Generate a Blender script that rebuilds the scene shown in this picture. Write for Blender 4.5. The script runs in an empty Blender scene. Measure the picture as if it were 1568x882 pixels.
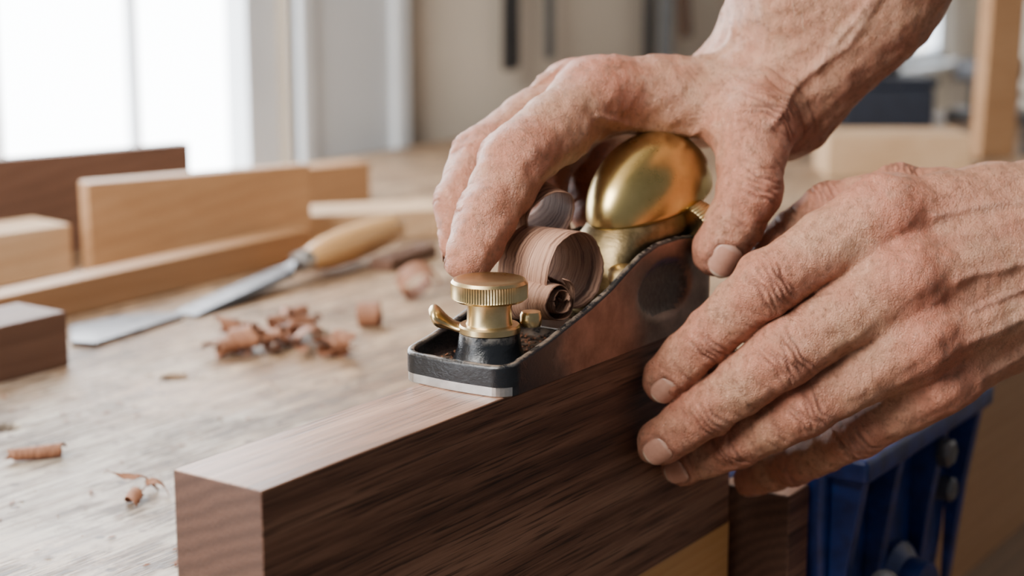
import bpy, bmesh, math, random
import numpy as np
from mathutils import Vector, Matrix
random.seed(7); rng=np.random.default_rng(7)
S=0.00084; OZ=0.964          # one modelling unit = 0.84 mm, board top at 0.964 m
col=bpy.context.scene.collection
def W(p): return (p[0]*S,p[1]*S,p[2]*S+OZ)
def Wn(a):
    a=np.asarray(a,float)*S; a[:,2]+=OZ; return a

# ---------------------------------------------------------------- materials
class NT:
    def __init__(s,name):
        s.m=bpy.data.materials.new(name); s.m.use_nodes=True; s.t=s.m.node_tree
        s.b=s.t.nodes["Principled BSDF"]
    def n(s,typ,ins=None,**kw):
        x=s.t.nodes.new(typ)
        for k,v in kw.items(): setattr(x,k,v)
        for k,v in (ins or {}).items(): s.set(x,k,v)
        return x
    def set(s,x,k,v):
        i=x.inputs[k]
        if isinstance(v,bpy.types.NodeSocket): s.t.links.new(v,i)
        elif isinstance(v,bpy.types.Node): s.t.links.new(v.outputs[0],i)
        else:
            if hasattr(i.default_value,'__len__') and len(i.default_value)==4 and len(v)==3: v=(*v,1)
            i.default_value=v
    def coord(s,scale=(1,1,1),loc=(0,0,0),rot=(0,0,0),uv=False):
        tc=s.n("ShaderNodeTexCoord"); return s.n("ShaderNodeMapping",{"Vector":tc.outputs["UV" if uv else "Object"],"Scale":scale,"Location":loc,"Rotation":rot}).outputs[0]
    def noise(s,v,scale,detail=4,rough=.55,dist=0):
        return s.n("ShaderNodeTexNoise",{"Vector":v,"Scale":scale,"Detail":detail,"Roughness":rough,"Distortion":dist}).outputs[0]
    def ramp(s,f,stops):
        r=s.n("ShaderNodeValToRGB",{"Fac":f}); e=r.color_ramp.elements
        while len(e)<len(stops): e.new(.5)
        for el,(p,c) in zip(e,stops):
            el.position=p; el.color=(c,c,c,1) if isinstance(c,(int,float)) else (*c,1)
        return r.outputs[0]
    def mix(s,f,a,b,mode='MIX'):
        x=s.n("ShaderNodeMix",data_type='RGBA',blend_type=mode)
        s.set(x,0,f); s.set(x,6,a); s.set(x,7,b); return x.outputs[2]
    def bump(s,h,strength=.3,dist=.001,normal=None):
        x=s.n("ShaderNodeBump",{"Height":h,"Strength":strength,"Distance":dist})
        if normal is not None: s.set(x,"Normal",normal)
        return x.outputs[0]
    def P(s,**kw):
        for k,v in kw.items():
            s.set(s.b,{"color":"Base Color","rough":"Roughness","metal":"Metallic","normal":"Normal","coat":"Coat Weight","spec":"Specular IOR Level","sss":"Subsurface Weight","sr":"Subsurface Radius","ss":"Subsurface Scale","coatr":"Coat Roughness","aniso":"Anisotropic"}[k],v)
        return s.m
def plain(name,c,rough=.5,metal=0,var=.15,scale=60,bump=.1):
    k=NT(name); v=k.coord(); n=k.noise(v,scale,5)
    a=tuple(x*(1-var) for x in c); b=tuple(min(1,x*(1+var)) for x in c)
    return k.P(color=k.ramp(n,[(.3,a),(.7,b)]),rough=rough,metal=metal,normal=k.bump(n,bump,.0006))
def wood(name,dark,mid,light,rot=(0,0,0),ring=70,rough=.45,loc=(0,.03,.17),streak=.5,ringf=.55,bump=.25,coat=0):
    k=NT(name)
    v=k.coord(scale=(.10,1,1),loc=loc,rot=rot)
    w=k.n("ShaderNodeTexWave",{"Vector":v,"Scale":ring,"Distortion":3.0,"Detail":3.0,"Detail Scale":1.4,"Detail Roughness":.6},wave_type='RINGS',rings_direction='X',wave_profile='SAW').outputs[1]
    n1=k.noise(v,26,5,.6,.6)
    f=k.mix(ringf,n1,w)
    c=k.ramp(f,[(.12,dark),(.45,mid),(.85,light)])
    v2=k.coord(scale=(.035,1,1),rot=rot)
    n2=k.noise(v2,900,3,.6); st=k.ramp(n2,[(.33,.45),(.52,1.0)])
    c=k.mix(streak,c,st,'MULTIPLY')
    h=k.mix(.5,n2,w)
    return k.P(color=c,rough=rough,normal=k.bump(h,bump,.0004),coat=coat,spec=.45)
def walnut_mat():
    k=NT("walnut_wood"); R=(0,.05,0)
    a=k.noise(k.coord(scale=(.035,1,1),rot=R),120,7,.68,.3)
    b=k.noise(k.coord(scale=(.05,1,1),rot=R),34,4,.55,.6)
    f=k.mix(.45,a,b)
    c=k.ramp(f,[(.37,(.026,.010,.006)),(.44,(.090,.040,.023)),(.51,(.18,.088,.053)),(.62,(.31,.17,.108))])
    p=k.noise(k.coord(scale=(.022,1,1),rot=R),1000,2,.6)
    c=k.mix(.85,c,k.ramp(p,[(.37,.18),(.47,1.0)]),'MULTIPLY')
    # end grain : tight growth rings, darker than the long grain
    w=k.n("ShaderNodeTexWave",{"Vector":k.coord(loc=(0,.05,-.78),scale=(.05,1,1)),"Scale":60.0,"Distortion":3.5,"Detail":3.0,"Detail Scale":.8},wave_type='RINGS',rings_direction='X').outputs[1]
    pe=k.noise(k.coord(),1500,2,.6)
    ce=k.ramp(w,[(.0,(.056,.025,.015)),(1.,(.082,.038,.024))]); ce=k.mix(.7,ce,k.ramp(pe,[(.36,.40),(.46,1.)]),'MULTIPLY')
    geo=k.n("ShaderNodeNewGeometry"); sp=k.n("ShaderNodeSeparateXYZ",{"Vector":geo.outputs["Normal"]})
    ax=k.n("ShaderNodeMath",{0:sp.outputs[0]},operation='ABSOLUTE').outputs[0]
    c=k.mix(k.ramp(ax,[(.6,0.),(.9,1.)]),c,ce)
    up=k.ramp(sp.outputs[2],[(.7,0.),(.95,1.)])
    c=k.mix(up,c,k.mix(.25,k.mix(1.0,c,(1.45,1.5,1.55),'MULTIPLY'),(.30,.185,.135)))  # pale glancing sheen put into the colour of upward faces
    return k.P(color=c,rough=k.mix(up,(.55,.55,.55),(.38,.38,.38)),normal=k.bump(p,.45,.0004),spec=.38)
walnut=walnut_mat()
pine=wood("pale_wood",(.40,.235,.12),(.52,.335,.19),(.63,.44,.275),ring=30,rough=.6,streak=.12,ringf=.2)
oak=wood("honey_wood",(.28,.135,.058),(.38,.205,.097),(.46,.27,.14),ring=30,rough=.55,streak=.15,ringf=.2)
redw=wood("dark_board_wood",(.075,.035,.022),(.125,.062,.039),(.18,.095,.062),ring=30,rough=.6,streak=.2,ringf=.25)
handlew=wood("chisel_handle_wood",(.48,.24,.08),(.58,.32,.125),(.66,.40,.18),ring=60,rough=.3,streak=.1,coat=.3,ringf=.2)

def bench_mat():
    k=NT("bench_top_wood")
    g=k.noise(k.coord(scale=(.07,1,1)),75,8,.7,.4)
    c=k.ramp(g,[(.34,(.17,.09,.048)),(.45,(.33,.205,.118)),(.56,(.46,.31,.19)),(.75,(.57,.42,.28))])
    v0=k.coord()
    big=k.noise(v0,7,6,.7)
    tcx=k.n("ShaderNodeSeparateXYZ",{"Vector":k.coord()}); near=k.n("ShaderNodeMapRange",{"Value":tcx.outputs[0],"From Min":.10,"From Max":.48,"To Min":.20,"To Max":-.28}).outputs[0]
    bb=k.n("ShaderNodeMath",{0:big,1:near},operation='ADD').outputs[0]
    pale=k.ramp(k.noise(k.coord(scale=(.12,1,1)),120,7,.75),[(.40,(.16,.12,.09)),(.50,(.42,.365,.30)),(.66,(.60,.56,.49))])
    c=k.mix(k.ramp(bb,[(.46,0.),(.66,.85)]),c,pale)
    fine=k.noise(k.coord(scale=(.06,1,1)),300,6,.78)
    c=k.mix(k.ramp(fine,[(.41,.9),(.50,0.)]),c,(.11,.07,.048))
    sc=[]
    for r,s in ((.45,150),(-.9,130),(1.25,140),(.12,190),(-.35,150)):
        nn=k.noise(k.coord(scale=(.045,1,1),rot=(0,0,r)),s,2,.5)
        sc.append(k.ramp(nn,[(.482,0.),(.5,1.),(.518,0.)]))
    mk_=k.ramp(k.noise(v0,18,5,.65),[(.46,0.),(.54,1.)])
    s1=sc[0]
    for q in sc[1:]: s1=k.mix(1.0,s1,q,'LIGHTEN')
    s1=k.mix(1.0,s1,mk_,'MULTIPLY')
    c=k.mix(s1,c,(.06,.04,.03))
    st=k.noise(v0,34,7,.8); c=k.mix(k.ramp(st,[(.55,0.),(.63,.7)]),c,(.15,.10,.07))
    spots=k.n("ShaderNodeTexVoronoi",{"Vector":v0,"Scale":48.0}).outputs[0]
    c=k.mix(k.ramp(spots,[(.08,.9),(.15,0.)]),c,(.07,.04,.028))
    return k.P(color=c,rough=k.ramp(big,[(.3,.36),(.7,.58)]),normal=k.bump(k.mix(.5,fine,s1),.6,.0008),spec=.35)
benchm=bench_mat()

def brass_mat(name,c1,c2,rough,bumps=.1,sc=130):
    k=NT(name); v=k.coord(); n=k.noise(v,sc,6,.65); n2=k.noise(k.coord(scale=(1,.15,1)),900,3)
    c=k.ramp(n,[(.3,c1),(.65,c2)])
    rr=k.n("ShaderNodeMapRange",{"Value":n,"To Min":rough*.8,"To Max":rough*1.3}).outputs[0]
    return k.P(color=c,metal=1.0,rough=rr,normal=k.bump(n2,bumps,.0003))
brass=brass_mat("brushed_brass",(.46,.345,.165),(.66,.51,.28),.28,.06,60)
domeb=brass_mat("polished_brass",(.48,.345,.12),(.64,.485,.205),.27,.01,40)
bronze=brass_mat("cast_bronze",(.15,.11,.052),(.33,.245,.13),.42,.5)
steel=brass_mat("polished_steel",(.42,.41,.40),(.62,.61,.60),.34)
dull=brass_mat("dull_steel",(.11,.11,.12),(.22,.22,.23),.30,.05)
def cheek_mat():
    k=NT("cheek_steel"); v=k.coord(); n=k.noise(v,90,6,.65); n2=k.noise(v,900,3); n4=k.noise(v,45,4)
    sx=k.n("ShaderNodeSeparateXYZ",{"Vector":v}).outputs[0]
    m=k.n("ShaderNodeMath",{0:sx,1:k.n("ShaderNodeMath",{0:n4,1:.045},operation='MULTIPLY')},operation='ADD').outputs[0]
    f=k.n("ShaderNodeMapRange",{"Value":m,"From Min":.182,"From Max":.196}).outputs[0]
    st=k.ramp(n,[(.3,(.15,.105,.085)),(.65,(.27,.195,.165))])
    return k.P(color=k.mix(f,(.012,.012,.014),st),metal=f,rough=k.mix(f,(.26,.26,.26),(.43,.43,.43)),normal=k.bump(n2,.15,.0003))
darksteel=cheek_mat()
recess=plain("recess_iron",(.085,.075,.068),.5,.4,.35,400,.8)
def japan_mat():
    k=NT("black_japanning"); v=k.coord(); n=k.noise(v,220,6,.7)
    geo=k.n("ShaderNodeNewGeometry"); sp=k.n("ShaderNodeSeparateXYZ",{"Vector":geo.outputs["Normal"]})
    upm=k.ramp(sp.outputs[2],[(.75,0.),(.98,1.)])
    dust=k.mix(1.0,upm,k.ramp(n,[(.44,0.),(.62,.7)]),'MULTIPLY')
    wear=k.mix(1.0,k.ramp(geo.outputs["Pointiness"],[(.54,0.),(.60,1.)]),k.ramp(n,[(.42,0.),(.56,.85)]),'MULTIPLY')
    c=k.mix(dust,(.007,.008,.010),(.24,.17,.12))
    c=k.mix(wear,c,(.30,.27,.24))
    r=k.mix(dust,(.20,.20,.20),(.8,.8,.8))
    return k.P(color=c,rough=r,normal=k.bump(n,.5,.0007),spec=.45)
japan=japan_mat()
def shaving_mat(name,a,b,d):
    k=NT(name); n=k.noise(k.coord(uv=True,scale=(1.6,26,1)),1.0,7,.75,.25)
    c=k.ramp(n,[(.42,d),(.50,a),(.68,b)])
    return k.P(color=c,rough=.62,normal=k.bump(n,.5,.0006))
shav=shaving_mat("walnut_shaving",(.31,.16,.10),(.47,.285,.195),(.085,.036,.023))
shav2=shaving_mat("shaving_reddish",(.29,.12,.06),(.42,.21,.12),(.12,.048,.024))
blue=plain("vise_blue_paint",(.006,.022,.125),.38,0,.5,90,.3)
blackp=plain("dark_iron",(.03,.03,.035),.45,.4,.3)
greyiron=plain("grey_iron",(.13,.135,.15),.42,.7,.4)
white=plain("window_paint",(.80,.85,.90),.5,0,.03,10,.02)
wallm=plain("wall_plaster",(.62,.55,.46),.9,0,.06,6,.05)
floorm=wood("floor_boards",(.10,.06,.04),(.18,.11,.07),(.26,.17,.11),ring=8,rough=.7)
navy=plain("toolbox_paint",(.02,.025,.04),.5,.1,.2)

# ---------------------------------------------------------------- mesh helpers
def mk(name,verts,faces,mat,parent=None,smooth=True,bevel=0,uv=None,solid=0,seg=2,sub=0):
    me=bpy.data.meshes.new(name)
    v=Wn(verts); me.from_pydata(v.tolist(),[],[list(map(int,f)) for f in faces]); me.update()
    if uv is not None:
        l=me.uv_layers.new(name="UVMap"); idx=np.empty(len(me.loops),dtype=np.int32); me.loops.foreach_get("vertex_index",idx)
        l.data.foreach_set("uv",np.asarray(uv,dtype=np.float32)[idx].ravel())
    if smooth: me.polygons.foreach_set("use_smooth",[True]*len(me.polygons))
    ob=bpy.data.objects.new(name,me); col.objects.link(ob); me.materials.append(mat)
    if parent: ob.parent=parent
    if solid:
        m=ob.modifiers.new("s","SOLIDIFY"); m.thickness=solid*S; m.offset=0
    if bevel:
        m=ob.modifiers.new("b","BEVEL"); m.width=bevel*S; m.segments=seg; m.limit_method='ANGLE'; m.angle_limit=math.radians(35)
        for p in me.polygons: p.use_smooth=True
        w=ob.modifiers.new("w","WEIGHTED_NORMAL"); w.keep_sharp=False
    if sub:
        m=ob.modifiers.new("ss","SUBSURF"); m.levels=sub; m.render_levels=sub
    return ob
def empty(name,loc=(0,0,0)):
    e=bpy.data.objects.new(name,None); col.objects.link(e); return e
BF=[(0,3,2,1),(4,5,6,7),(0,1,5,4),(1,2,6,5),(2,3,7,6),(3,0,4,7)]
def box(name,x0,x1,y0,y1,z0,z1,mat,parent=None,bevel=1):
    v=[(x0,y0,z0),(x1,y0,z0),(x1,y1,z0),(x0,y1,z0),(x0,y0,z1),(x1,y0,z1),(x1,y1,z1),(x0,y1,z1)]
    return mk(name,v,BF,mat,parent,True,bevel)
def obox(name,p0,p1,th,z0,z1,mat,parent=None,bevel=1):
    a=Vector(p0);b=Vector(p1);d=(b-a).normalized();n=Vector((-d.y,d.x))*th
    q=[a,b,b+n,a+n]
    v=[(p.x,p.y,z0) for p in q]+[(p.x,p.y,z1) for p in q]
    return mk(name,v,BF,mat,parent,True,bevel)
def frame(ax):
    a=Vector(ax).normalized(); t=Vector((0,0,1)) if abs(a.z)<.9 else Vector((1,0,0))
    u=t.cross(a).normalized(); return a,u,a.cross(u)
def lathe(name,prof,c,ax,mat,parent=None,seg=64,knurl=None,kamp=.5,bevel=0):
    a,u,w=frame(ax); V=[];F=[];c=Vector(c)
    for i,(r,h) in enumerate(prof):
        for j in range(seg):
            t=2*math.pi*j/seg; rr=r
            if knurl and i in knurl: rr=r-(kamp if j%2 else 0)
            V.append(c+a*h+u*rr*math.cos(t)+w*rr*math.sin(t))
    for i in range(len(prof)-1):
        for j in range(seg):
            k=(j+1)%seg; F.append((i*seg+j,i*seg+k,(i+1)*seg+k,(i+1)*seg+j))
    F.append(tuple(range(seg))[::-1]); F.append(tuple((len(prof)-1)*seg+j for j in range(seg)))
    ob=mk(name,V,F,mat,parent,True,bevel)
    if not bevel:
        m=ob.modifiers.new("e","EDGE_SPLIT"); m.split_angle=math.radians(40)
    return ob
def renorm(ob):
    bm=bmesh.new();bm.from_mesh(ob.data);bmesh.ops.recalc_face_normals(bm,faces=bm.faces);bm.to_mesh(ob.data);bm.free()
def extr(name,poly,axis,a0,a1,mat,parent=None,bevel=1):
    n=len(poly); V=[]
    for t in (a0,a1):
        for p in poly:
            V.append((p[0],t,p[1]) if axis=='Y' else ((t,p[0],p[1]) if axis=='X' else (p[0],p[1],t)))
    F=[tuple(range(n)),tuple(range(2*n-1,n-1,-1))]+[(i,i+n,(i+1)%n+n,(i+1)%n) for i in range(n)]
    ob=mk(name,V,F,mat,parent,True,bevel); renorm(ob)
    return ob

# ---------------------------------------------------------------- room
FZ=-1150
box("floor",-2200,4300,-2600,1250,FZ-20,FZ,floorm,bevel=0)
wall=empty("wall_back")
WY=1150
for n,(x0,x1,z0,z1) in enumerate([(-1500,200,FZ,1700),(200,1300,FZ,-212),(200,1300,1200,1700),(1300,3450,FZ,1700),(3450,3780,FZ,-120),(3450,3780,1000,1700),(3780,4300,FZ,1700)]):
    box("wall_panel_%d"%n,x0,x1,WY,WY+90,z0,z1,wallm,wall,bevel=0)
box("wall_right",4200,4300,-2600,1150,FZ,1700,wallm,bevel=0)
def window(name,x0,x1,z0,z1,mull,rails,sash=28,mw=6):
    e=empty(name)
    for i,(a,b,c,d) in enumerate([(x0,x0+sash,z0,z1),(x1-sash,x1,z0,z1),(x0,x1,z0,z0+28),(x0,x1,z1-28,z1)]):
        box("sash_%d"%i,a,b,WY+20,WY+60,c,d,white,e,2)
    for i,m in enumerate(mull): box("mullion_%d"%i,m-mw,m+mw,WY+32,WY+50,z0,z1,white,e,2)
    for i,m in enumerate(rails): box("rail_%d"%i,x0,x1,WY+25,WY+55,m-6,m+6,white,e,2)
    box("sill",x0-60,x1+60,WY-30,WY+60,z0-14,z0,white,e,3)
    return e
window("window_1",200,1300,-212,1200,[405,620,842,1054],[330,760],sash=62,mw=5)
window("window_2",3450,3780,-120,1000,[3615],[300],sash=30)
t=empty("trim_1")
box("casing_board",1300,1500,WY-14,WY+2,-260,1300,white,t,3)
box("casing_bead",1500,1532,WY-26,WY+2,-260,1300,white,t,4)
box("casing_inner",1300,1330,WY-22,WY+2,-260,1300,white,t,4)
box("baseboard_back",-1500,4200,WY-14,WY,FZ,FZ+140,white,bevel=3)

# hanging tools
rail=empty("tool_rack")
box("rail",1600,2700,WY-40,WY,190,230,redw,rail,3)
def hang(name,x,ztip,w,mat,hm,tilt=0):
    e=empty(name); y=WY-24
    q=[(x-w/2,ztip+4),(x-w/2+5,ztip),(x+w/2-5,ztip+2),(x+w/2,ztip+8),(x+w/2*.9,170),(x+6,185),(x-6,185),(x-w/2*.9,170)]
    q=[(p[0]+tilt*(p[1]-ztip),p[1]) for p in q]
    extr("blade",q,'Y',y-6,y,mat,e,1)
    lathe("handle",[(6,180),(13,190),(16,240),(14,290),(5,300)],(x+tilt*(180-ztip),y,0),(0,0,1),hm,e,20)
    return e
hang("hanging_rasp",1785,-16,42,blackp,redw)
hang("hanging_file",1895,-6,22,plain("file_steel",(.12,.13,.14),.4,.6),handlew)
hang("hanging_scraper",2215,-30,34,blackp,redw)
hang("hanging_scraper.001",2275,-34,44,plain("saw_steel",(.2,.22,.25),.4,.6),redw)
hang("hanging_mallet",2352,6,40,redw,redw,-.18)

# ---------------------------------------------------------------- workbench
wb=empty("workbench")
def bench_top():
    ob=box("top",-250,2350,45,1080,-175,-100,benchm,wb,2)
    holes=[(366,422,9.5),(220,420,9.5),(520,422,9.5),(700,424,9.5),(60,420,9.5)]
    me=bpy.data.meshes.new("cut"); bm=bmesh.new()
    for x,y,r in holes:
        g=bmesh.ops.create_cone(bm,cap_ends=True,segments=32,radius1=r*S,radius2=r*S,depth=60*S,matrix=Matrix.Translation(W((x,y,-105))))
    bm.to_mesh(me); bm.free()
    c=bpy.data.objects.new("cutter",me); col.objects.link(c)
    md=ob.modifiers.new("bool","BOOLEAN"); md.operation='DIFFERENCE'; md.object=c; md.solver='EXACT'
    ob.modifiers.move(len(ob.modifiers)-1,0)
    dg=bpy.context.evaluated_depsgraph_get(); nm=bpy.data.meshes.new_from_object(ob.evaluated_get(dg))
    ob.modifiers.clear(); ob.data=nm; bpy.data.objects.remove(c)
bench_top()
box("apron",-230,2330,45,85,-330,-175,oak,wb,2)
box("apron_back",-230,2330,1030,1070,-330,-175,oak,wb,2)
for i,(x,y) in enumerate([(-200,60),(-200,960),(2200,60),(2200,960),(700,90),(700,960)]):
    box("leg_%d"%i,x,x+110,y,y+100,FZ,-175,oak,wb,3)
box("shelf",-100,2200,120,980,-900,-870,oak,wb,2)
box("support_ledge",40,375,2,45,-175,-120,handlew,wb,2)
for i,x in enumerate((60,330)): box("ledge_bracket_%d"%i,x,x+24,6,45,-240,-175,oak,wb,2)

# walnut board being planed
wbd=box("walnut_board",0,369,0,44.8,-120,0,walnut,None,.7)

# ---------------------------------------------------------------- block plane
bp=empty("block_plane")
X0,X1=150,346; Y0,Y1=-3.5,55.5
def rim(x):
    return float(np.interp(x,[150,158,170,185,200,218,237,252,265,280,300,318,332,346],[14,15,17,20,24,28.5,34.5,41,46,49,49.5,48,43,32]))
def path():
    P=[]; rc=10; rr=16
    def arc(cx,cy,r,a0,a1,n):
        for i in range(n+1):
            a=math.radians(a0+(a1-a0)*i/n); P.append((cx+r*math.cos(a),cy+r*math.sin(a)))
    arc(X0+rc,Y0+rc,rc,180,270,8)
    for x in np.arange(X0+rc+2,X1-rr-1,2): P.append((x,Y0))
    arc(X1-rr,Y0+rr,rr,270,360,8); 
    for y in np.arange(Y0+rr+2,Y1-rr,3): P.append((X1,y))
    arc(X1-rr,Y1-rr,rr,0,90,8)
    for x in np.arange(X1-rr-2,X0+rc+1,-2): P.append((x,Y1))
    arc(X0+rc,Y1-rc,rc,90,180,8)
    for y in np.arange(Y1-rc-2,Y0+rc+1,-2.5): P.append((X0-1.2*math.sin(math.pi*(Y1-rc-y)/(Y1-Y0-2*rc)),y))
    return P
P=path(); n=len(P); V=[];F=[];rows=20; T=3.9
nor=[]
for i in range(n):
    a=Vector(P[i-1]);b=Vector(P[(i+1)%n]);d=(b-a).normalized(); nor.append(Vector((d.y,-d.x)))
def ring(off,zf):
    for i in range(n):
        p=Vector(P[i])-nor[i]*off; V.append((p.x,p.y,zf(P[i][0])))
ZB=4.6
for k in range(rows+1):
    t=k/rows
    for i in range(n):
        x,y=P[i]; h=rim(x)-1.3; z=ZB+(h-ZB)*t
        off=0
        if y<Y0+1 or y>Y1-1:
            e=1-((x-288)/27)**2-((z-25.5)/14.5)**2
            if e>0: off=3.5*min(1,e*2.2)**.9
        p=Vector(P[i])-nor[i]*off; V.append((p.x,p.y,z))
ring(.4,lambda x:rim(x)-.4); ring(1.3,rim); ring(T-1.1,rim); ring(T-.2,lambda x:rim(x)-.8); ring(T,lambda x:rim(x)-2); ring(T+.6,lambda x:9.5); ring(T+3,lambda x:7.2)
R=rows+1+7
for k in range(R-1):
    for i in range(n):
        j=(i+1)%n; F.append((k*n+i,k*n+j,(k+1)*n+j,(k+1)*n+i))
F.append(tuple((R-1)*n+i for i in range(n)))
body=mk("body",V,F,japan,bp); body.data.materials.append(darksteel); body.data.materials.append(recess)
for p in body.data.polygons:
    i=p.vertices[0]; k=i//n; 
    c=p.center; x=c.x/S; y=c.y/S; z=(c.z-OZ)/S
    if k<rows and y<Y0+6 and x>166: 
        p.material_index=1
        if 1-((x-288)/27)**2-((z-25.5)/14.5)**2>.22: p.material_index=2
V=[];F=[]
for z,o in ((0,.9),(.5,.4),(4.4,.4),(4.7,.8)):
    for i in range(n):
        p=Vector(P[i])-nor[i]*o; V.append((p.x,p.y,z))
F=[tuple(range(n))[::-1],tuple(range(3*n,4*n))]
for k in range(3): F+=[(i+k*n,(i+1)%n+k*n,(i+1)%n+n+k*n,i+n+k*n) for i in range(n)]
so=mk("sole",V,F,steel,bp,False); so.data.materials.append(darksteel)
for p in so.data.polygons:
    c=p.center
    if c.y/S<Y0+1.5 and p.normal.y<-.5: p.material_index=1
extr("frog",[(228,6),(340,6),(340,40),(322,42),(252,16),(236,9)],'Y',2,50,japan,bp,1)
extr("blade",[(236,11),(238,10),(330,50),(329,52.5)],'Y',6,46,steel,bp,.3)
lathe("knob_boss",[(19,6),(17,8.5),(14.5,15),(13.5,22),(0.1,22)],(175,23,0),(0,0,1),japan,bp,48)
lathe("knob_base",[(13,22),(14,22.5),(14,25),(13.2,25.8),(9,26),(.1,26)],(175,23,0),(0,0,1),brass,bp,64)
lathe("knob_neck",[(10.6,25.8),(10.2,27),(9.9,33),(10.4,36),(12.6,37.6),(.1,38)],(175,23,0),(0,0,1),brass,bp,64)
lathe("knob_head",[(10,36.4),(15.6,36.8),(17.2,38.0),(17.3,38.4),(17.3,44.4),(17.2,44.9),(16.2,46.2),(14.5,46.5),(13.8,46.2),(6,46.3),(.1,46.35)],(175,23,0),(0,0,1),brass,bp,168,knurl=(3,4),kamp=.55)
def lever():
    V=[];F=[]; m=26; na=16
    c0=Vector((175,23,0)); d=Vector((-.50,.866,0)); s=Vector((.866,.5,0))
    for i in range(m):
        t=i/(m-1); L=4+24*t; w=8.5-3.4*math.sin(min(1,t*1.25)*math.pi*.5)+(3.2*math.exp(-((t-.86)/.17)**2))
        end=math.sqrt(max(0.02,1-max(0,(t-.86)/.14)**2)) 
        lift=23.8+ (6.0*max(0,t-.40)**1.3*2.2); th=(2.0+2.6*math.exp(-((t-.84)/.2)**2))
        c=c0+d*L+s*(4*t*t)
        for a in range(na):
            q=2*math.pi*a/na; p=c+s*w*end*math.cos(q); V.append((p.x,p.y,lift+th*end*math.sin(q)))
    for i in range(m-1):
        for a in range(na): b=(a+1)%na; F.append((i*na+a,(i+1)*na+a,(i+1)*na+b,i*na+b))
    F.append(tuple(range(na))); F.append(tuple((m-1)*na+a for a in range(na))[::-1])
    renorm(mk("lever",V,F,brass,bp))
lever()
lathe("lever_stop",[(4.5,24),(5,26),(5,29),(4.2,30.5),(.1,30.8)],(189,10,0),(0,0,1),brass,bp,32)
def loft(name,secs,mat,na=40,pw=2.6,low=1.0):
    V=[];F=[]
    for (c,ax,w,h) in secs:
        a=math.radians(ax); u=Vector((-math.sin(a),0,math.cos(a)))
        for j in range(na):
            t=2*math.pi*j/na; cx=abs(math.cos(t))**(2/pw)*math.copysign(1,math.cos(t)); sx=abs(math.sin(t))**(2/pw)*math.copysign(1,math.sin(t))
            if sx<0: sx*=low
            p=Vector(c)+Vector((0,1,0))*w*cx+u*h*sx; V.append(p)
    m=len(secs)
    for i in range(m-1):
        for j in range(na): k=(j+1)%na; F.append((i*na+j,(i+1)*na+j,(i+1)*na+k,i*na+k))
    F.append(tuple(range(na))); F.append(tuple((m-1)*na+j for j in range(na))[::-1])
    ob=mk(name,V,F,mat,bp); renorm(ob)
    return ob
loft("lever_cap_neck",[((247,22,18),22,15.5,1.0),((252,22,22),24,16,2.5),((262,22,30),32,15.5,6),((270,22,39),40,16,10),((278,22,46),40,18,13),((292,22,51),30,21,13),((308,22,55),20,23,12),((326,22,58),10,22,11),((342,22,59),5,17,9),((350,22,60),0,10,6)],bronze,48,2.4)
def dome():
    secs=[];m=44
    th=math.radians(11)
    for i in range(m):
        t=-math.cos(math.pi*(i+.25)/(m-.5)); rr=math.sqrt(max(0,1-t*t))**.92
        e=1+.15*t-.05*t*t
        c=Vector((312,22,65))+Vector((math.cos(th),0,math.sin(th)))*t*45
        secs.append((c,11,26.5*rr*e,32*rr*(1+.10*t)))
    return loft("lever_cap_dome",secs,domeb,72,2.05,.28)
dome()
lathe("adjusting_wheel",[(7,-5.5),(12.5,-5),(13.4,-4),(13.4,4),(12.5,5),(7,5.5),(.1,5.6)],(319,-5,52),(.88,-.30,.36),brass,bp,96,knurl=(2,3),kamp=.7)
lathe("cap_screw",[(3,0),(7.2,5),(7.6,6.5),(5,8.5),(.1,9)],(264,7,31),(-.5,-.3,.8),brass,bp,40)
V=[];F=[]
for i in range(1000):
    x=random.uniform(156,232);y=random.uniform(2,50);z=7.6; s=random.uniform(.25,.9); a=random.uniform(0,6.28)
    if (x-175)**2+(y-23)**2<19**2: continue
    b=len(V)
    for q in range(3): V.append((x+s*math.cos(a+q*2.1)*1.5,y+s*math.sin(a+q*2.1),z+random.uniform(-.3,.8)))
    F.append((b,b+1,b+2))
mk("sawdust",V,F,shav2,bp,False)

# ---------------------------------------------------------------- shavings
def spiral(c,r0,r1,turns,y0,y1,skew=0,start=0,drift=(0,0),wob=.6,sgn=1,seed=0,cone=0,osc=.03,ragk=.5):
    """ribbon rolled about the Y axis"""
    g=np.random.default_rng(seed); ns=int(64*turns)+2; nw=18; V=[];U=[]
    ph=g.uniform(0,6,4); rag=np.cumsum(g.normal(0,.3,(ns,2)),0)*ragk; rag-=np.linspace(0,1,ns)[:,None]*rag[-1]
    rag+=g.normal(0,.12,(ns,2))-(g.random((ns,2))<.05)*g.uniform(.3,1.6,(ns,2))*np.array([-1,1])
    torn=g.uniform(0,.09,nw)
    for i in range(ns):
        t=i/(ns-1)
        for j in range(nw):
            w=j/(nw-1); tt=t+torn[j]*max(0,1-t*8)*.6-torn[j-1]*max(0,t*8-7)*.6
            a=start+sgn*2*math.pi*turns*tt; r=(r0+(r1-r0)*tt)*(1+osc*math.sin(2*a+ph[0]))
            e0=y0+wob*math.sin(2.3*a+ph[1])+rag[i,0]+skew*t; e1=y1+wob*math.sin(1.7*a+ph[2])+rag[i,1]+skew*t
            y=e0+(e1-e0)*w
            rr=r*(1+cone*(w-.5))+.35*math.sin(3*w+1.5*a+ph[3])
            V.append((c[0]+drift[0]*t+rr*math.cos(a),y,c[2]+drift[1]*t+rr*math.sin(a))); U.append((t*turns*1.2+seed,w+seed*.37))
    return V,[(i*nw+j,(i+1)*nw+j,(i+1)*nw+j+1,i*nw+j+1) for i in range(ns-1) for j in range(nw-1)],U
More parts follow.
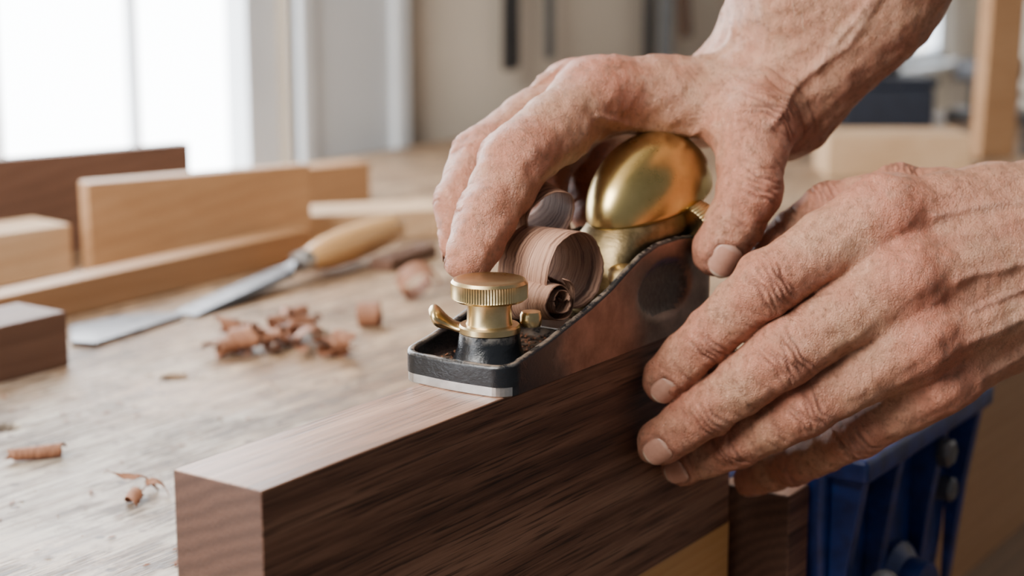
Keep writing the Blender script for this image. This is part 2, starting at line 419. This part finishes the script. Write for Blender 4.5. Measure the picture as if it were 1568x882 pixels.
def tilt(part,rz,c,rx=0):
    v,f,u=part; a=np.array(v,float)-np.array(c); a=a@np.array(Matrix.Rotation(rz,3,'Z')@Matrix.Rotation(rx,3,'X')).T+np.array(c); return [tuple(x) for x in a],f,u
def add_ribbons(name,parts,mat,solid=.35):
    V=[];F=[];U=[]
    for k,(v,f,u) in enumerate(parts):
        b=len(V); V+=list(v); F+=[tuple(i+b for i in q) for q in f]; U+=u
    return mk(name,V,F,mat,None,True,0,U,solid)
add_ribbons("wood_shaving_curl",[
  tilt(spiral((232,0,43),20.5,15,1.18,11,45,start=4.9,seed=1,sgn=-1,skew=-2,cone=-.18,osc=.06,ragk=1.0),-.16,(232,28,43),.10),
  tilt(spiral((214,0,30),12,3.5,2.3,9,36,start=1.3,seed=2,sgn=-1,drift=(2,1),cone=.15,osc=.05),-.12,(214,22,31),-.05),
  tilt(spiral((248,0,66),15,11,1.1,32,60,start=4.2,seed=3,sgn=-1,skew=3,osc=.08,ragk=.9),-.35,(248,47,66),.15)],shav,.4)
def xf(part,origin,rotz,rotx=0,sc=1):
    v,f,u=part; a=np.array(v,float); a-=a.mean(0); a*=sc
    M=np.array(Matrix.Rotation(rotz,3,'Z')@Matrix.Rotation(rotx,3,'X')); a=a@M.T
    a[:,2]-=a[:,2].min()-.3; a+=np.array(origin); return [tuple(x) for x in a],f,u
pile=[]
for i,(x,y) in enumerate([(429,433),(438,420),(452,428),(470,425),(478,405),(462,390),(480,432),(500,440),(515,425),(492,415),(470,372),(466,355),(485,448),(448,445),(440,434),(475,415),(490,430),(505,432),(472,362),(455,412)]):
    pile.append(xf(spiral((0,0,0),random.uniform(5,10),random.uniform(2.5,5),random.uniform(.5,1.5),0,random.uniform(8,24),seed=20+i,skew=random.uniform(-16,16),wob=2.4,osc=.15,ragk=.9),(x,y,-100+random.choice((0,0,5,9))),random.uniform(-1.6,1.6),random.uniform(-.4,.4)))
add_ribbons("wood_shavings_pile",pile,shav2)
add_ribbons("wood_shaving_curl.001",[xf(spiral((0,0,0),10,7,1.5,0,16,seed=50),(559,409,-100),.5)],shav2)
add_ribbons("wood_shaving_curl.002",[xf(spiral((0,0,0),17,13,1.1,0,14,seed=51,skew=8),(655,436,-100),-.4,.5)],shav2)
add_ribbons("wood_shaving_curl.003",[xf(spiral((0,0,0),4.2,2.5,1.7,0,30,seed=52,skew=5,ragk=1),(187,352,-100),.95)],shav2)
add_ribbons("wood_shaving_curl.004",[xf(spiral((0,0,0),7,2,.6,0,6,seed=53,skew=22,ragk=1),(178,262,-100),.3,.5),xf(spiral((0,0,0),5,2,1.0,0,10,seed=54,skew=14),(168,250,-100),-1.1,.3),xf(spiral((0,0,0),6,3,.7,0,6,seed=55,skew=16),(184,253,-100),-.6,.3)],shav2)
V=[];F=[]
for i in range(260):
    x=random.uniform(60,640);y=random.uniform(110,480); s=random.uniform(.5,2.2); a=random.uniform(0,6.28)
    if 415<x<580 and 340<y<460: continue
    b=len(V)
    for q in range(4): V.append((x+s*math.cos(a+q*1.57)*(1.8 if q%2 else .7),y+s*math.sin(a+q*1.57)*(1.8 if q%2 else .7),-99.7+random.uniform(0,.9)))
    F.append((b,b+1,b+2,b+3))
mk("wood_chips",V,F,shav2,None,False)

# ---------------------------------------------------------------- things on the bench
obox("wood_board",(566,728),(768,650),22,-100,-16,oak,None,1.5)
obox("wood_board.001",(470,884),(764,802),18,-100,-6,redw,None,1.5)
obox("wood_beam",(300,621),(745,631),26,-100,-72,oak,None,1.5)
obox("wood_board.002",(400,775),(566,752),60,-100,-54,pine,None,1.5)
obox("walnut_block",(150,506),(346,505),52,-100,-61,redw,None,1.5)
obox("wood_board.003",(800,680),(905,600),70,-100,-72,pine,None,1.5)
obox("wood_board.004",(830,860),(1040,800),40,-100,-55,oak,None,1.5)
obox("wood_board.005",(900,600),(1040,560),110,-100,-82,pine,None,1.5)
obox("walnut_offcut",(735,528),(820,540),22,-100,-88,redw,None,1.5)
obox("wood_offcut",(1512,460),(1614,315),90,-100,-48,pine,None,1.5)
ch=empty("chisel")
hx=Vector((664,566,-82)); hd=Vector((154,15,8)).normalized()
lathe("handle",[(7,0),(9,2),(11.5,10),(15,30),(16.5,60),(16,95),(14.5,125),(13,140),(9,148),(.1,150)],hx,hd,handlew,ch,40)
lathe("ferrule",[(7,-12),(9.5,-11),(9.5,4),(8.5,5)],hx,hd,steel,ch,32)
V=[];F=[]
for (t,w,h) in [(-8,5,4),(-22,5,3.5),(-32,13,2.5),(-150,14,2.0),(-163,14,.3)]:
    c=hx+hd*t; c=Vector((c.x,c.y,max(-97.5,c.z-(abs(t)-8)*.12)))
    for a,b in ((-w,-h),(w,-h),(w*.8,h),(-w*.8,h)): V.append((c.x-hd.y*a,c.y+hd.x*a,c.z+b))
for i in range(4):
    for j in range(4): k=(j+1)%4; F.append((i*4+j,i*4+k,(i+1)*4+k,(i+1)*4+j))
F+= [(3,2,1,0),(16,17,18,19)]
mk("blade",V,F,dull,ch,True,.5)
extr("plane_iron",[(385,548),(392,530),(494,544),(500,554),(490,566),(470,580),(420,590)],'Z',-100,-96,dull,None,.6)
tb=empty("toolbox")
obox("case",(2000,656),(2080,540),100,-100,-36,navy,tb,6); obox("lid",(1996,660),(2084,536),106,-36,-20,navy,tb,5)
lathe("carry_handle",[(6,0),(7,2),(7,80),(6,82)],(2065,680,-14),(.57,-.82,0),blackp,tb,16)
mv=empty("machinist_vise")
box("base",2200,2320,450,570,-100,-80,greyiron,mv,5); box("body",2215,2305,480,540,-80,-35,greyiron,mv,8)
box("fixed_jaw",2205,2235,470,560,-35,0,greyiron,mv,5); box("moving_jaw",2260,2285,470,560,-35,0,greyiron,mv,5)
lathe("screw",[(9,0),(9,30),(7,32)],(2305,510,-55),(1,0,0),steel,mv,20)
lathe("handle_bar",[(4,-50),(4,50)],(2330,510,-55),(0,1,.3),steel,mv,12)
bc=empty("bar_clamp")
box("bar",1850,2000,300,312,-90,-80,steel,bc,1); box("jaw_head",1850,1880,285,330,-100,-45,blackp,bc,4); box("sliding_jaw",1950,1980,285,330,-100,-50,blackp,bc,4)
lathe("screw_handle",[(8,0),(12,4),(12,50),(9,56),(.1,57)],(1980,306,-68),(1,-.3,0),handlew,bc,20)
pk=empty("leaning_plank")
pv=[(1790,365,-100),(1840,335,-100),(1852,355,-100),(1802,385,-100)]
mk("plank",pv+[(x+70,y+10,520) for x,y,z in pv],BF,oak,pk,True,2)
jar=empty("finish_can")
lathe("can",[(38,0),(40,2),(40,70),(38,72),(36,70),(.1,70)],(1700,640,-100),(0,0,1),steel,jar,40)
lathe("lid",[(20,70),(20,82),(18,84),(.1,84)],(1700,640,-100),(0,0,1),blackp,jar,32)

# ---------------------------------------------------------------- vise
vs=empty("bench_vise")
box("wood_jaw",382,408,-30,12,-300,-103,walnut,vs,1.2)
extr("front_jaw",[(410,-90),(612,-90),(618,-110),(600,-190),(560,-290),(470,-290),(418,-200),(410,-130)],'Y',-38,-12,blue,vs,4)
extr("jaw_flange",[(412,-86),(616,-86),(616,-100),(412,-100)],'Y',-62,-10,blue,vs,3)
for i,x in enumerate((418,470,540,600)):
    extr("rib_%d"%i,[(-38,-98),(-58,-98),(-50,-150),(-40,-240),(-38,-240)],'X',x,x+9,blue,vs,2)
lathe("screw_boss",[(34,0),(34,8),(26,14),(24,26),(.1,26)],(510,-36,-200),(0,-1,0),blue,vs,48)
lathe("screw",[(13,-79),(13,40),(11,42),(.1,42)],(510,-36,-200),(0,-1,0),greyiron,vs,40)
lathe("tommy_bar",[(5,-90),(5,90)],(510,-68,-200),(.9,0,-.45),greyiron,vs,20)
for i,s in enumerate((-1,1)): lathe("bar_end_%d"%i,[(.5,-8),(7,-5),(8,0),(7,5),(.5,8)],(510+s*81,-68,-200-s*40),(.9,0,-.45),greyiron,vs,24)
lathe("bolt",[(9,0),(9,6),(7,8),(.1,8)],(535,-58,-112),(0,-1,0),greyiron,vs,6)
lathe("bolt_2",[(8,0),(8,10),(6,12),(.1,12)],(580,-40,-150),(0,-1,0),greyiron,vs,12)
for i,x in enumerate((440,575)): lathe("guide_rod_%d"%i,[(9,0),(9,55)],(x,-12,-235),(0,1,0),greyiron,vs,24)
extr("rear_jaw",[(412,-110),(612,-110),(600,-290),(430,-290)],'Y',22,44,blue,vs,3)

# ---------------------------------------------------------------- hands
def smin(a,b,k):
    h=np.maximum(k-np.abs(a-b),0)/k; return np.minimum(a,b)-h*h*k*.25
class Vol:
    def __init__(s,lo,hi,h):
        s.lo=np.array(lo,float); s.h=h; s.n=np.ceil((np.array(hi)-s.lo)/h).astype(int)+1
        s.F=np.full(s.n,60.,np.float32)
        s.ax=[(s.lo[i]+h*np.arange(s.n[i])).astype(np.float32) for i in range(3)]
    def sub(s,pts,pad):
        a=np.min([np.array(p[:3])-p[3] for p in pts],0)-pad; b=np.max([np.array(p[:3])+p[3] for p in pts],0)+pad
        i0=np.clip(np.floor((a-s.lo)/s.h).astype(int),0,s.n); i1=np.clip(np.ceil((b-s.lo)/s.h).astype(int)+1,0,s.n)
        return tuple(slice(i0[i],i1[i]) for i in range(3))
    def cone(s,sl,A,B):
        x=s.ax[0][sl[0]][:,None,None];y=s.ax[1][sl[1]][None,:,None];z=s.ax[2][sl[2]][None,None,:]
        a=np.array(A[:3],np.float32);d=np.array(B[:3],np.float32)-a;L=float(d@d)+1e-6
        t=np.clip(((x-a[0])*d[0]+(y-a[1])*d[1]+(z-a[2])*d[2])/L,0,1)
        return np.sqrt((x-a[0]-t*d[0])**2+(y-a[1]-t*d[1])**2+(z-a[2]-t*d[2])**2)-(A[3]+t*(B[3]-A[3]))
def surfnets(F,lo,h):
    Sg=F<0; nx,ny,nz=F.shape
    c=np.zeros((nx-1,ny-1,nz-1),np.uint8)
    offs=[(a,b,d) for a in (0,1) for b in (0,1) for d in (0,1)]
    for a,b,d in offs: c+=Sg[a:nx-1+a,b:ny-1+b,d:nz-1+d]
    act=(c>0)&(c<8); idx=np.argwhere(act)
    vals={o:F[idx[:,0]+o[0],idx[:,1]+o[1],idx[:,2]+o[2]] for o in offs}
    acc=np.zeros((len(idx),3)); cnt=np.zeros(len(idx))
    for o in offs:
        for ax in range(3):
            if o[ax]==0:
                q=list(o); q[ax]=1; va=vals[o];vb=vals[tuple(q)]
                m=(va<0)!=(vb<0); t=np.where(m,va/np.where(m,va-vb,1),0)
                p=np.tile(np.array(o,float),(len(idx),1)); p[:,ax]+=t
                acc[m]+=p[m]; cnt[m]+=1
    V=(idx+acc/cnt[:,None])*h+lo
    ID=np.full(c.shape,-1,np.int32); ID[tuple(idx.T)]=np.arange(len(idx))
    Q=[]
    for ax in range(3):
        b,d=(ax+1)%3,(ax+2)%3
        s0=[slice(None)]*3; s1=[slice(None)]*3; s0[ax]=slice(0,-1); s1[ax]=slice(1,None)
        A=Sg[tuple(s0)];B=Sg[tuple(s1)]
        e=np.argwhere(A!=B); e=e[(e[:,b]>0)&(e[:,d]>0)&(e[:,b]<c.shape[b])&(e[:,d]<c.shape[d])]
        fl=A[tuple(e.T)]
        def g(ob,od):
            q=e.copy(); q[:,b]-=ob; q[:,d]-=od; return ID[tuple(q.T)]
        q=np.stack([g(1,1),g(0,1),g(0,0),g(1,0)],1); q[~fl]=q[~fl][:,::-1]; Q.append(q)
    Q=np.concatenate(Q); Q=Q[(Q>=0).all(1)]
    return V,Q
def nrm(v): v=np.asarray(v,float); return v/np.linalg.norm(v)
def normals(V,Q):
    n=np.cross(V[Q[:,2]]-V[Q[:,0]],V[Q[:,3]]-V[Q[:,1]]); N=np.zeros_like(V)
    for k in range(4):
        for a in range(3): N[:,a]+=np.bincount(Q[:,k],n[:,a],len(V))
    return N/np.maximum(np.linalg.norm(N,axis=1,keepdims=True),1e-9)
def smooth(V,Q,it,f=.5):
    E=np.concatenate([Q[:,[0,1]],Q[:,[1,2]],Q[:,[2,3]],Q[:,[3,0]]]); deg=np.bincount(E[:,0],minlength=len(V))+np.bincount(E[:,1],minlength=len(V))
    for _ in range(it):
        A=np.zeros_like(V)
        for a in range(3): A[:,a]=np.bincount(E[:,0],V[E[:,1],a],len(V))+np.bincount(E[:,1],V[E[:,0],a],len(V))
        V=V+f*(A/deg[:,None]-V)
    return V
SK=np.array((.435,.225,.138)); RED=np.array((.41,.132,.08)); CR=np.array((.15,.055,.036))
def skin_mat():
    k=NT("skin"); at=k.n("ShaderNodeVertexColor",layer_name="Col").outputs[0]
    v=k.coord(); n1=k.noise(v,60,6,.65); n2=k.noise(v,380,5,.65)
    c=k.mix(k.ramp(n1,[(.42,0.),(.68,.5)]),at,(.39,.135,.083))
    c=k.mix(k.ramp(n1,[(.30,.35),(.45,0.)]),c,(.52,.32,.215))
    c=k.mix(k.ramp(n2,[(.34,.65),(.50,0.)]),c,(.20,.09,.052))
    vo=k.n("ShaderNodeTexVoronoi",{"Vector":k.coord(),"Scale":800.0},feature='DISTANCE_TO_EDGE').outputs[0]
    n3=k.noise(v,1000,4,.65)
    wv=k.noise(k.coord(scale=(1,1,.45)),240,6,.72,1.5)
    b1=k.bump(wv,.75,.0020); b2=k.bump(n3,.6,.0006,b1); b3=k.bump(k.ramp(vo,[(0.,0.),(.15,1.)]),.5,.0003,b2)
    rr=k.ramp(n1,[(.3,.36),(.7,.52)])
    return k.P(color=c,rough=rr,normal=b3,sss=.10,sr=(1.0,.35,.18),ss=.002,spec=.5)
skin=skin_mat()
def nail_mat():
    k=NT("fingernail"); at=k.n("ShaderNodeVertexColor",layer_name="Col").outputs[0]
    n=k.noise(k.coord(),500,3)
    return k.P(color=k.mix(k.ramp(n,[(.4,.25),(.6,0.)]),at,(.30,.14,.09)),rough=.30,spec=.5,coat=.15,normal=k.bump(n,.1,.0003))
nailm=nail_mat()
hairm=plain("arm_hair",(.20,.105,.05),.5,0,.2)
def colattr(me,C):
    a=me.color_attributes.new("Col",'FLOAT_COLOR','POINT'); a.data.foreach_set("color",np.concatenate([C,np.ones((len(C),1))],1).astype(np.float32).ravel())
def segd(Pp,a,b):
    d=b-a; t=np.clip((Pp-a)@d/(d@d+1e-9),0,1); return np.linalg.norm(Pp-a-t[:,None]*d,axis=1)
def nailframe(ch,spec):
    dn,w,l,show,back=spec
    tip=np.array(ch[-1][:3]); pr=np.array(ch[-2][:3]); ax=nrm(tip-pr); n=np.array(dn,float); n=nrm(n-ax*(n@ax)); s=np.cross(ax,n)
    L0=np.linalg.norm(tip-pr); rt=ch[-1][3]+(ch[-2][3]-ch[-1][3])*(back/L0)
    nn=nrm(n+ax*.16); aa=nrm(ax-nn*(ax@nn)); return tip-ax*back+nn*(rt-.5),aa,s,nn,rt
def build_hand(name,lo,hi,h,palm,fingers,nails,veins,kp=12,reds=(),hair=None):
    e=empty(name); vol=Vol(lo,hi,h)
    for A,B in palm:
        sl=vol.sub([A,B],kp+4); d=vol.cone(sl,A,B); vol.F[sl]=smin(vol.F[sl],d,kp)
    Pm=vol.F.copy()
    for fn,(ch,kb) in fingers.items():
        sl=vol.sub(ch,14); G=None
        c2=[]
        for i,p in enumerate(ch):
            c2.append(p)
            if i<len(ch)-1:
                q=ch[i+1]; m=[(p[j]+q[j])/2 for j in range(4)]; m[3]*=.965 if i>0 else 1.0; c2.append(tuple(m))
        for i in range(len(c2)-1):
            d=vol.cone(sl,c2[i],c2[i+1]); G=d if G is None else smin(G,d,3.)
        vol.F[sl]=np.minimum(vol.F[sl],smin(Pm[sl],G,kb))
    V,Q=surfnets(vol.F,vol.lo,h); del vol,Pm
    V=smooth(V,Q,4,.5); N=normals(V,Q)
    C=np.tile(SK,(len(V),1)); D=np.zeros(len(V))
    g=np.random.default_rng(3)
    for q in range(14):
        wl=g.uniform(7,22); dr=nrm(g.normal(size=3)); D+=.012*wl*np.sin(V@dr*(2*math.pi/wl)+g.uniform(0,6))*np.sin(V@nrm(g.normal(size=3))*(2*math.pi/(wl*1.7))+g.uniform(0,6))
    for fn,(ch,kb) in fingers.items():
        dn=nails[fn][0]
        for i,p in enumerate(ch):
            p3=np.array(p[:3]); r=p[3]; dist=np.linalg.norm(V-p3,axis=1)
            amt=(.65 if i==0 else .5)*np.exp(-(np.maximum(dist-r,0)/(r*.55))**2)*(np.exp(-((dist-r)/(r*.9))**2))
            C=C*(1-amt[:,None])+RED*amt[:,None]
            ax=nrm(np.array(ch[max(0,i-1)][:3])-np.array(ch[min(len(ch)-1,i+1)][:3]))
            n=np.array(dn,float); n=nrm(n-ax*(n@ax)); s=np.cross(ax,n)
            rel=V-p3; u=rel@ax; v=rel@s
            near=(dist<r*1.8)&(N@n>.1)
            if i<len(ch)-1:
                D+=near*(1.8 if i==0 else 1.2)*np.exp(-(u/(r*.5))**2-(v/(r*.6))**2)
                if i>0:
                    offs=(-.42,-.22,-.04,.13,.30,.48) if i==1 else (-.3,-.08,.12,.32)
                    for off in offs:
                        o=off*r+g.normal(0,.3)
                        uu=u-o-(.10*g.normal()+.12*np.sign(off))*v*v/r*1.2-.5*np.sin(v*.5+g.uniform(0,6))
                        gr=near*np.exp(-(uu/.85)**2)*np.exp(-(v/(r*g.uniform(.5,.8)))**4)
                        D-=gr*1.25; C=C*(1-.75*gr[:,None])+CR*.75*gr[:,None]
        for i in range(1,len(ch)-1):
            a=np.array(ch[i][:3]);b=np.array(ch[i+1][:3])
            for q in range(8):
                t=g.uniform(.15,.85); c0=a+(b-a)*t; rr=ch[i][3]; ax=nrm(b-a); n=np.array(dn,float); n=nrm(n-ax*(n@ax)); s=np.cross(ax,n)
                rel=V-c0; u=rel@ax; v=rel@s-g.uniform(-.7,.7)*rr; nr=(np.linalg.norm(rel,axis=1)<rr*1.5)&(N@n>0)
                uu=u-g.uniform(-.4,.4)*v; gr=nr*np.exp(-(uu/.75)**2)*np.exp(-(v/(rr*.35))**4)
                D-=gr*.45; C=C*(1-.3*gr[:,None])+CR*.3*gr[:,None]
        if nails[fn][3]:
            c,aa,s,nn,rt=nailframe(ch,nails[fn]); w,l=nails[fn][1:3]
            rel=V-c; u=(rel@s)/(w/2); v=(rel@aa)/(l/2); m=(np.abs(rel@nn)<rt*.9)
            rho=(np.abs(u)**3+np.abs(v)**3)**(1/3)
            D-=m*.8*(rho<.93); gr=m*np.exp(-((rho-1.22)/.12)**2)*(v<.6); D+=gr*.5
            gd=m*np.exp(-((rho-1.03)/.08)**2); C=C*(1-.5*gd[:,None])+CR*.5*gd[:,None]
    for ln,nv,wd,amp in veins:
        nv=nrm(nv); Vp=V-np.outer(V@nv,nv); L=[np.array(p,float) for p in ln]; Lp=[p-nv*(p@nv) for p in L]
        dd=np.min([segd(Vp,Lp[i],Lp[i+1]) for i in range(len(Lp)-1)],0)
        d3=np.min([segd(V,L[i],L[i+1]) for i in range(len(L)-1)],0)
        m=np.exp(-(dd/wd)**2)*(N@nv>.1)*(d3<34)
        D+=amp*m
        if amp<0: C=C*(1-.4*m[:,None])+CR*.4*m[:,None]
        else: C=C*(1-.2*m[:,None])+np.array((.32,.22,.185))*.2*m[:,None]
    for (p,r,a) in reds:
        m=a*np.exp(-(np.linalg.norm(V-np.array(p),axis=1)/r)**2); C=C*(1-m[:,None])+RED*m[:,None]
    V=V+N*D[:,None]
    ob=mk("skin_surface",V,Q.tolist(),skin,e); colattr(ob.data,np.clip(C,0,1))
    Vn=[];Fn=[];Cn=[]
    for fn,(ch,kb) in fingers.items():
        if not nails[fn][3]: continue
        c,aa,s,nn,rt=nailframe(ch,nails[fn]); w,l=nails[fn][1:3]; rn=rt*.86
        b=len(Vn); G=17
        for i in range(G):
            v=-1+2*i/(G-1)
            wf=max((1-abs(v)**(3.2))**.42 if abs(v)<1 else .3,.34)
            for j in range(G):
                u=-1+2*j/(G-1); th=u*wf*(w/2/rn)
                p=c+aa*(v*l/2*(1-.10*u*u))+s*rn*math.sin(th)+nn*(rn*(math.cos(th)-1)-.035*l*v*v+ (.25 if v>.6 else 0))
                Vn.append(p)
                if v>.82: cc=(.48,.37,.28)
                elif v<-.70: cc=(.47,.29,.225)
                else: cc=(.42,.215,.155)
                if v>.97 or abs(u)>.97 or v<-.97: cc=(.20,.11,.075)
                Cn.append(cc)
        for i in range(G-1):
            for j in range(G-1): q=b+i*G+j; Fn.append((q,q+1,q+G+1,q+G))
    nb=mk("nails",Vn,Fn,nailm,e,True,0,None,.7); colattr(nb.data,np.array(Cn))
    if hair:
        cx,cd,cnt,flow=hair; N2=normals(V,Q); wgt=np.clip(((V-np.array(cx))@nrm(cd))/60,0,1)
        idx=g.choice(len(V),cnt,p=wgt/wgt.sum()); Vh=[];Fh=[]; fl=nrm(flow)
        for i in idx:
            p=V[i]; nn=N2[i]; d=nrm(fl-nn*(fl@nn)+g.normal(0,.25,3)); L=g.uniform(5,12); sd=nrm(np.cross(d,nn))*.13; b=len(Vh)
            for k in range(5):
                t=k/4; q=p+d*L*t+nn*(L*.38*t*(1-.45*t)); w=sd*(1-t*.8); Vh+= [q-w,q+w]
            for k in range(4): Fh.append((b+2*k,b+2*k+1,b+2*k+3,b+2*k+2))
        mk("arm_hair",Vh,Fh,hairm,e)
    return e
fA=dict(
 index=([(331,-97,67,17.2),(286,-59,35.5,15.6),(279,-32,7,12.9),(272,-12.5,-16,11.4)],10),
 middle=([(325,-112,39,17.2),(286,-69,2,15.8),(278,-34,-28.5,13.1),(268,-12.5,-47,11.4)],10),
 ring=([(328,-120,9,16.8),(300,-76,-25,14.8),(298,-39,-50,12.6),(294,-12,-65,11)],10),
 pinky=([(346,-124,-16,15),(334,-88,-45,13),(346,-49,-71,11.3),(358,-19,-88,10)],10),
 thumb=([(386,-125,63,18),(370,-90,69,15.5),(358,-57,60,13.5),(339,-36,41,11.5)],10))
dA=(-.45,-.85,.25)
nA=dict(index=(dA,14.5,14,True,.5),middle=((-.45,-.85,.3),14.5,14,True,.5),ring=((-.4,-.85,.35),13.5,13,True,.5),pinky=((-.35,-.85,.4),12,12,True,.5),thumb=((-.3,-.3,.9),14,15,False,2))
pA=[((331,-97,67,15),(396,-154,68,20)),((325,-112,38,16),(384,-160,54,21)),((328,-120,9,15.5),(386,-163,31,21)),((346,-124,-17,14),(394,-155,11,19)),
    ((396,-154,66,20),(430,-183,52,28)),((394,-155,12,19),(426,-186,27,28)),((430,-183,52,28),(505,-276,38,33)),((426,-186,27,28),(500,-280,8,33)),
    ((505,-276,38,33),(600,-400,30,40)),((500,-280,8,33),(596,-404,2,38)),
    ((386,-125,63,18),(400,-150,55,20)),((368,-95,66,11),(335,-98,62,11)),
    ((324,-90,59,11),(319,-102,30,11)),((319,-102,30,11),(324,-108,2,11)),((324,-108,2,11),(345,-112,-22,10))]
vA=[([(336,-118,66),(360,-146,72),(395,-180,72)],(-.6,-.75,.2),2.4,1.5),([(331,-132,38),(365,-168,48),(395,-190,52)],(-.6,-.75,.2),2.6,1.6),
    ([(334,-138,8),(368,-176,28),(398,-196,40)],(-.6,-.75,.2),2.6,1.4),([(350,-138,-14),(380,-172,10),(400,-190,30)],(-.6,-.75,.2),2.2,1.2),
    ([(345,-128,20),(360,-150,30),(372,-165,50),(400,-185,60)],(-.6,-.75,.2),1.5,1.2),
    ([(338,-110,52),(350,-130,53),(362,-150,60)],(-.6,-.75,.2),4,-.8),([(335,-125,24),(350,-142,24),(366,-160,36)],(-.6,-.75,.2),4,-.8)]
build_hand("woodworker_hand",(250,-330,-108),(560,6,108),.95,pA,fA,nA,vA,12,
   reds=[((330,-115,66),16,.4),((352,-140,72),18,.3),((300,-80,40),14,.3),((322,-130,38),13,.35),((325,-138,10),13,.3)],hair=((375,-150,30),(.7,-.7,.1),1000,(-.3,.3,-.8)))
fB=dict(
 index=([(302,47,116,19),(235,50,91,16.8),(210,49,67,14.2),(195,48,50,11.6)],10),
 middle=([(322,72,114,18),(255,83,88,15.5),(233,81,68,13),(228,77,48,11)],9),
 ring=([(344,82,105,17),(318,88,74,14),(309,84,55,12.5),(301,72,43,11)],9),
 pinky=([(367,86,94,15),(351,86,74,12.5),(342,81,57,11),(334,71,49,9.5)],9),
 thumb=([(382,-9,116,21),(342,-21,100,18.8),(323,-30,71,16),(314,-19,42,13.4)],11))
nB=dict(index=((-.35,.9,-.1),12,13,True,0),middle=((-.3,.95,.1),13,13,True,0),ring=((0,1,.1),12,12,False,0),pinky=((0,1,.1),11,11,False,0),thumb=((-.62,-.78,.05),17,18,True,-.5))
pB=[((302,47,116,18.5),(338,28,113,16)),((338,28,113,16),(373,11,112,20)),((322,72,112,18),(394,18,110,20)),((344,82,105,17),(413,24,106,20)),((367,86,94,15),(428,27,100,20)),
    ((373,11,112,20),(399,5,122,28)),((394,-3,110,22),(389,-13,110,28)),((382,-9,116,21),(342,-21,102,18)),
    ((399,5,124,30),(393,-24,170,36)),((389,-13,110,30),(405,-52,165,36)),((393,-24,170,36),(380,-77,249,42)),((405,-52,165,36),(399,-104,243,42)),
    ((360,5,114,17),(318,38,118,14)),((350,-10,106,15),(330,25,113,11))]
vB=[([(310,40,138),(350,15,138),(390,-10,150)],(-.35,-.35,.87),2.6,1.3),([(330,62,134),(365,35,134),(400,5,150)],(-.35,-.35,.87),2.6,1.1),
    ([(330,-35,104),(352,-38,118),(380,-45,140),(390,-60,180)],(-.6,-.78,.1),2.2,1.3),([(280,36,108),(300,26,104),(330,5,98)],(-.5,-.8,.2),1.6,1.4),
    ([(285,40,100),(305,22,98),(325,4,92)],(-.5,-.8,.2),2.5,-1.0),
    ([(370,-40,130),(385,-60,170),(375,-85,220)],(-.7,-.7,.1),2.2,1.4),
    ([(352,-22,125),(362,-34,110),(366,-42,95)],(-.6,-.78,.1),1.1,-.8),([(357,-20,130),(368,-36,114),(372,-46,98)],(-.6,-.78,.1),1.0,-.6),
    ([(340,-10,118),(346,-28,108),(348,-40,96)],(-.6,-.78,.1),1.0,-.6)]
build_hand("woodworker_hand.001",(178,-150,24),(470,112,262),.95,pB,fB,nB,vB,12,
   reds=[((302,40,128),20,.45),((235,50,98),16,.35),((340,-35,95),16,.3),((318,-35,60),14,.3)],hair=((385,-20,135),(.1,-.4,.9),1600,(-.3,.3,-.8)))

# ---------------------------------------------------------------- light
w=bpy.data.worlds.new("overcast_sky"); bpy.context.scene.world=w; w.use_nodes=True
wt=w.node_tree; bg=wt.nodes["Background"]
tc=wt.nodes.new("ShaderNodeTexCoord"); sep=wt.nodes.new("ShaderNodeSeparateXYZ"); wt.links.new(tc.outputs["Generated"],sep.inputs[0])
mr=wt.nodes.new("ShaderNodeMapRange"); mr.interpolation_type='SMOOTHSTEP'
for k,v in zip(("From Min","From Max","To Min","To Max"),(.15,.60,.20,15.0)): mr.inputs[k].default_value=v
wt.links.new(sep.outputs[1],mr.inputs["Value"]); wt.links.new(mr.outputs[0],bg.inputs[1])
bg.inputs[0].default_value=(.93,.965,1,1)
def area(name,loc,target,sx,sy,power,color):
    l=bpy.data.lights.new(name,'AREA'); l.shape='RECTANGLE'; l.size=sx; l.size_y=sy; l.energy=power; l.color=color
    o=bpy.data.objects.new(name,l); col.objects.link(o); o.location=loc
    d=Vector(target)-Vector(loc); o.rotation_euler=d.to_track_quat('-Z','Y').to_euler(); return o
box("ceiling",-1500,4300,-400,1250,1700,1720,wallm,bevel=0)
area("added_key",(-1.0,.30,1.95),(.25,.0,.95),.85,.85,64,(1,.955,.90))  # added soft key lamp at upper left; the room has no roof opening
# ---------------------------------------------------------------- camera
cam=bpy.data.cameras.new("camera"); co=bpy.data.objects.new("camera",cam); col.objects.link(co)
cam.lens=60; cam.sensor_width=36; cam.clip_start=.02; cam.clip_end=50
r=Vector((.5678,-.8231,0)).normalized(); fw=Vector((.8057,.5558,-.2045)).normalized(); up=r.cross(fw)
M=Matrix((r,up,-fw)).transposed().to_4x4(); M.translation=W((-432.6,-408.4,197.8)); co.matrix_world=M
cam.dof.use_dof=True; cam.dof.focus_distance=755*S; cam.dof.aperture_fstop=8
bpy.context.scene.camera=co
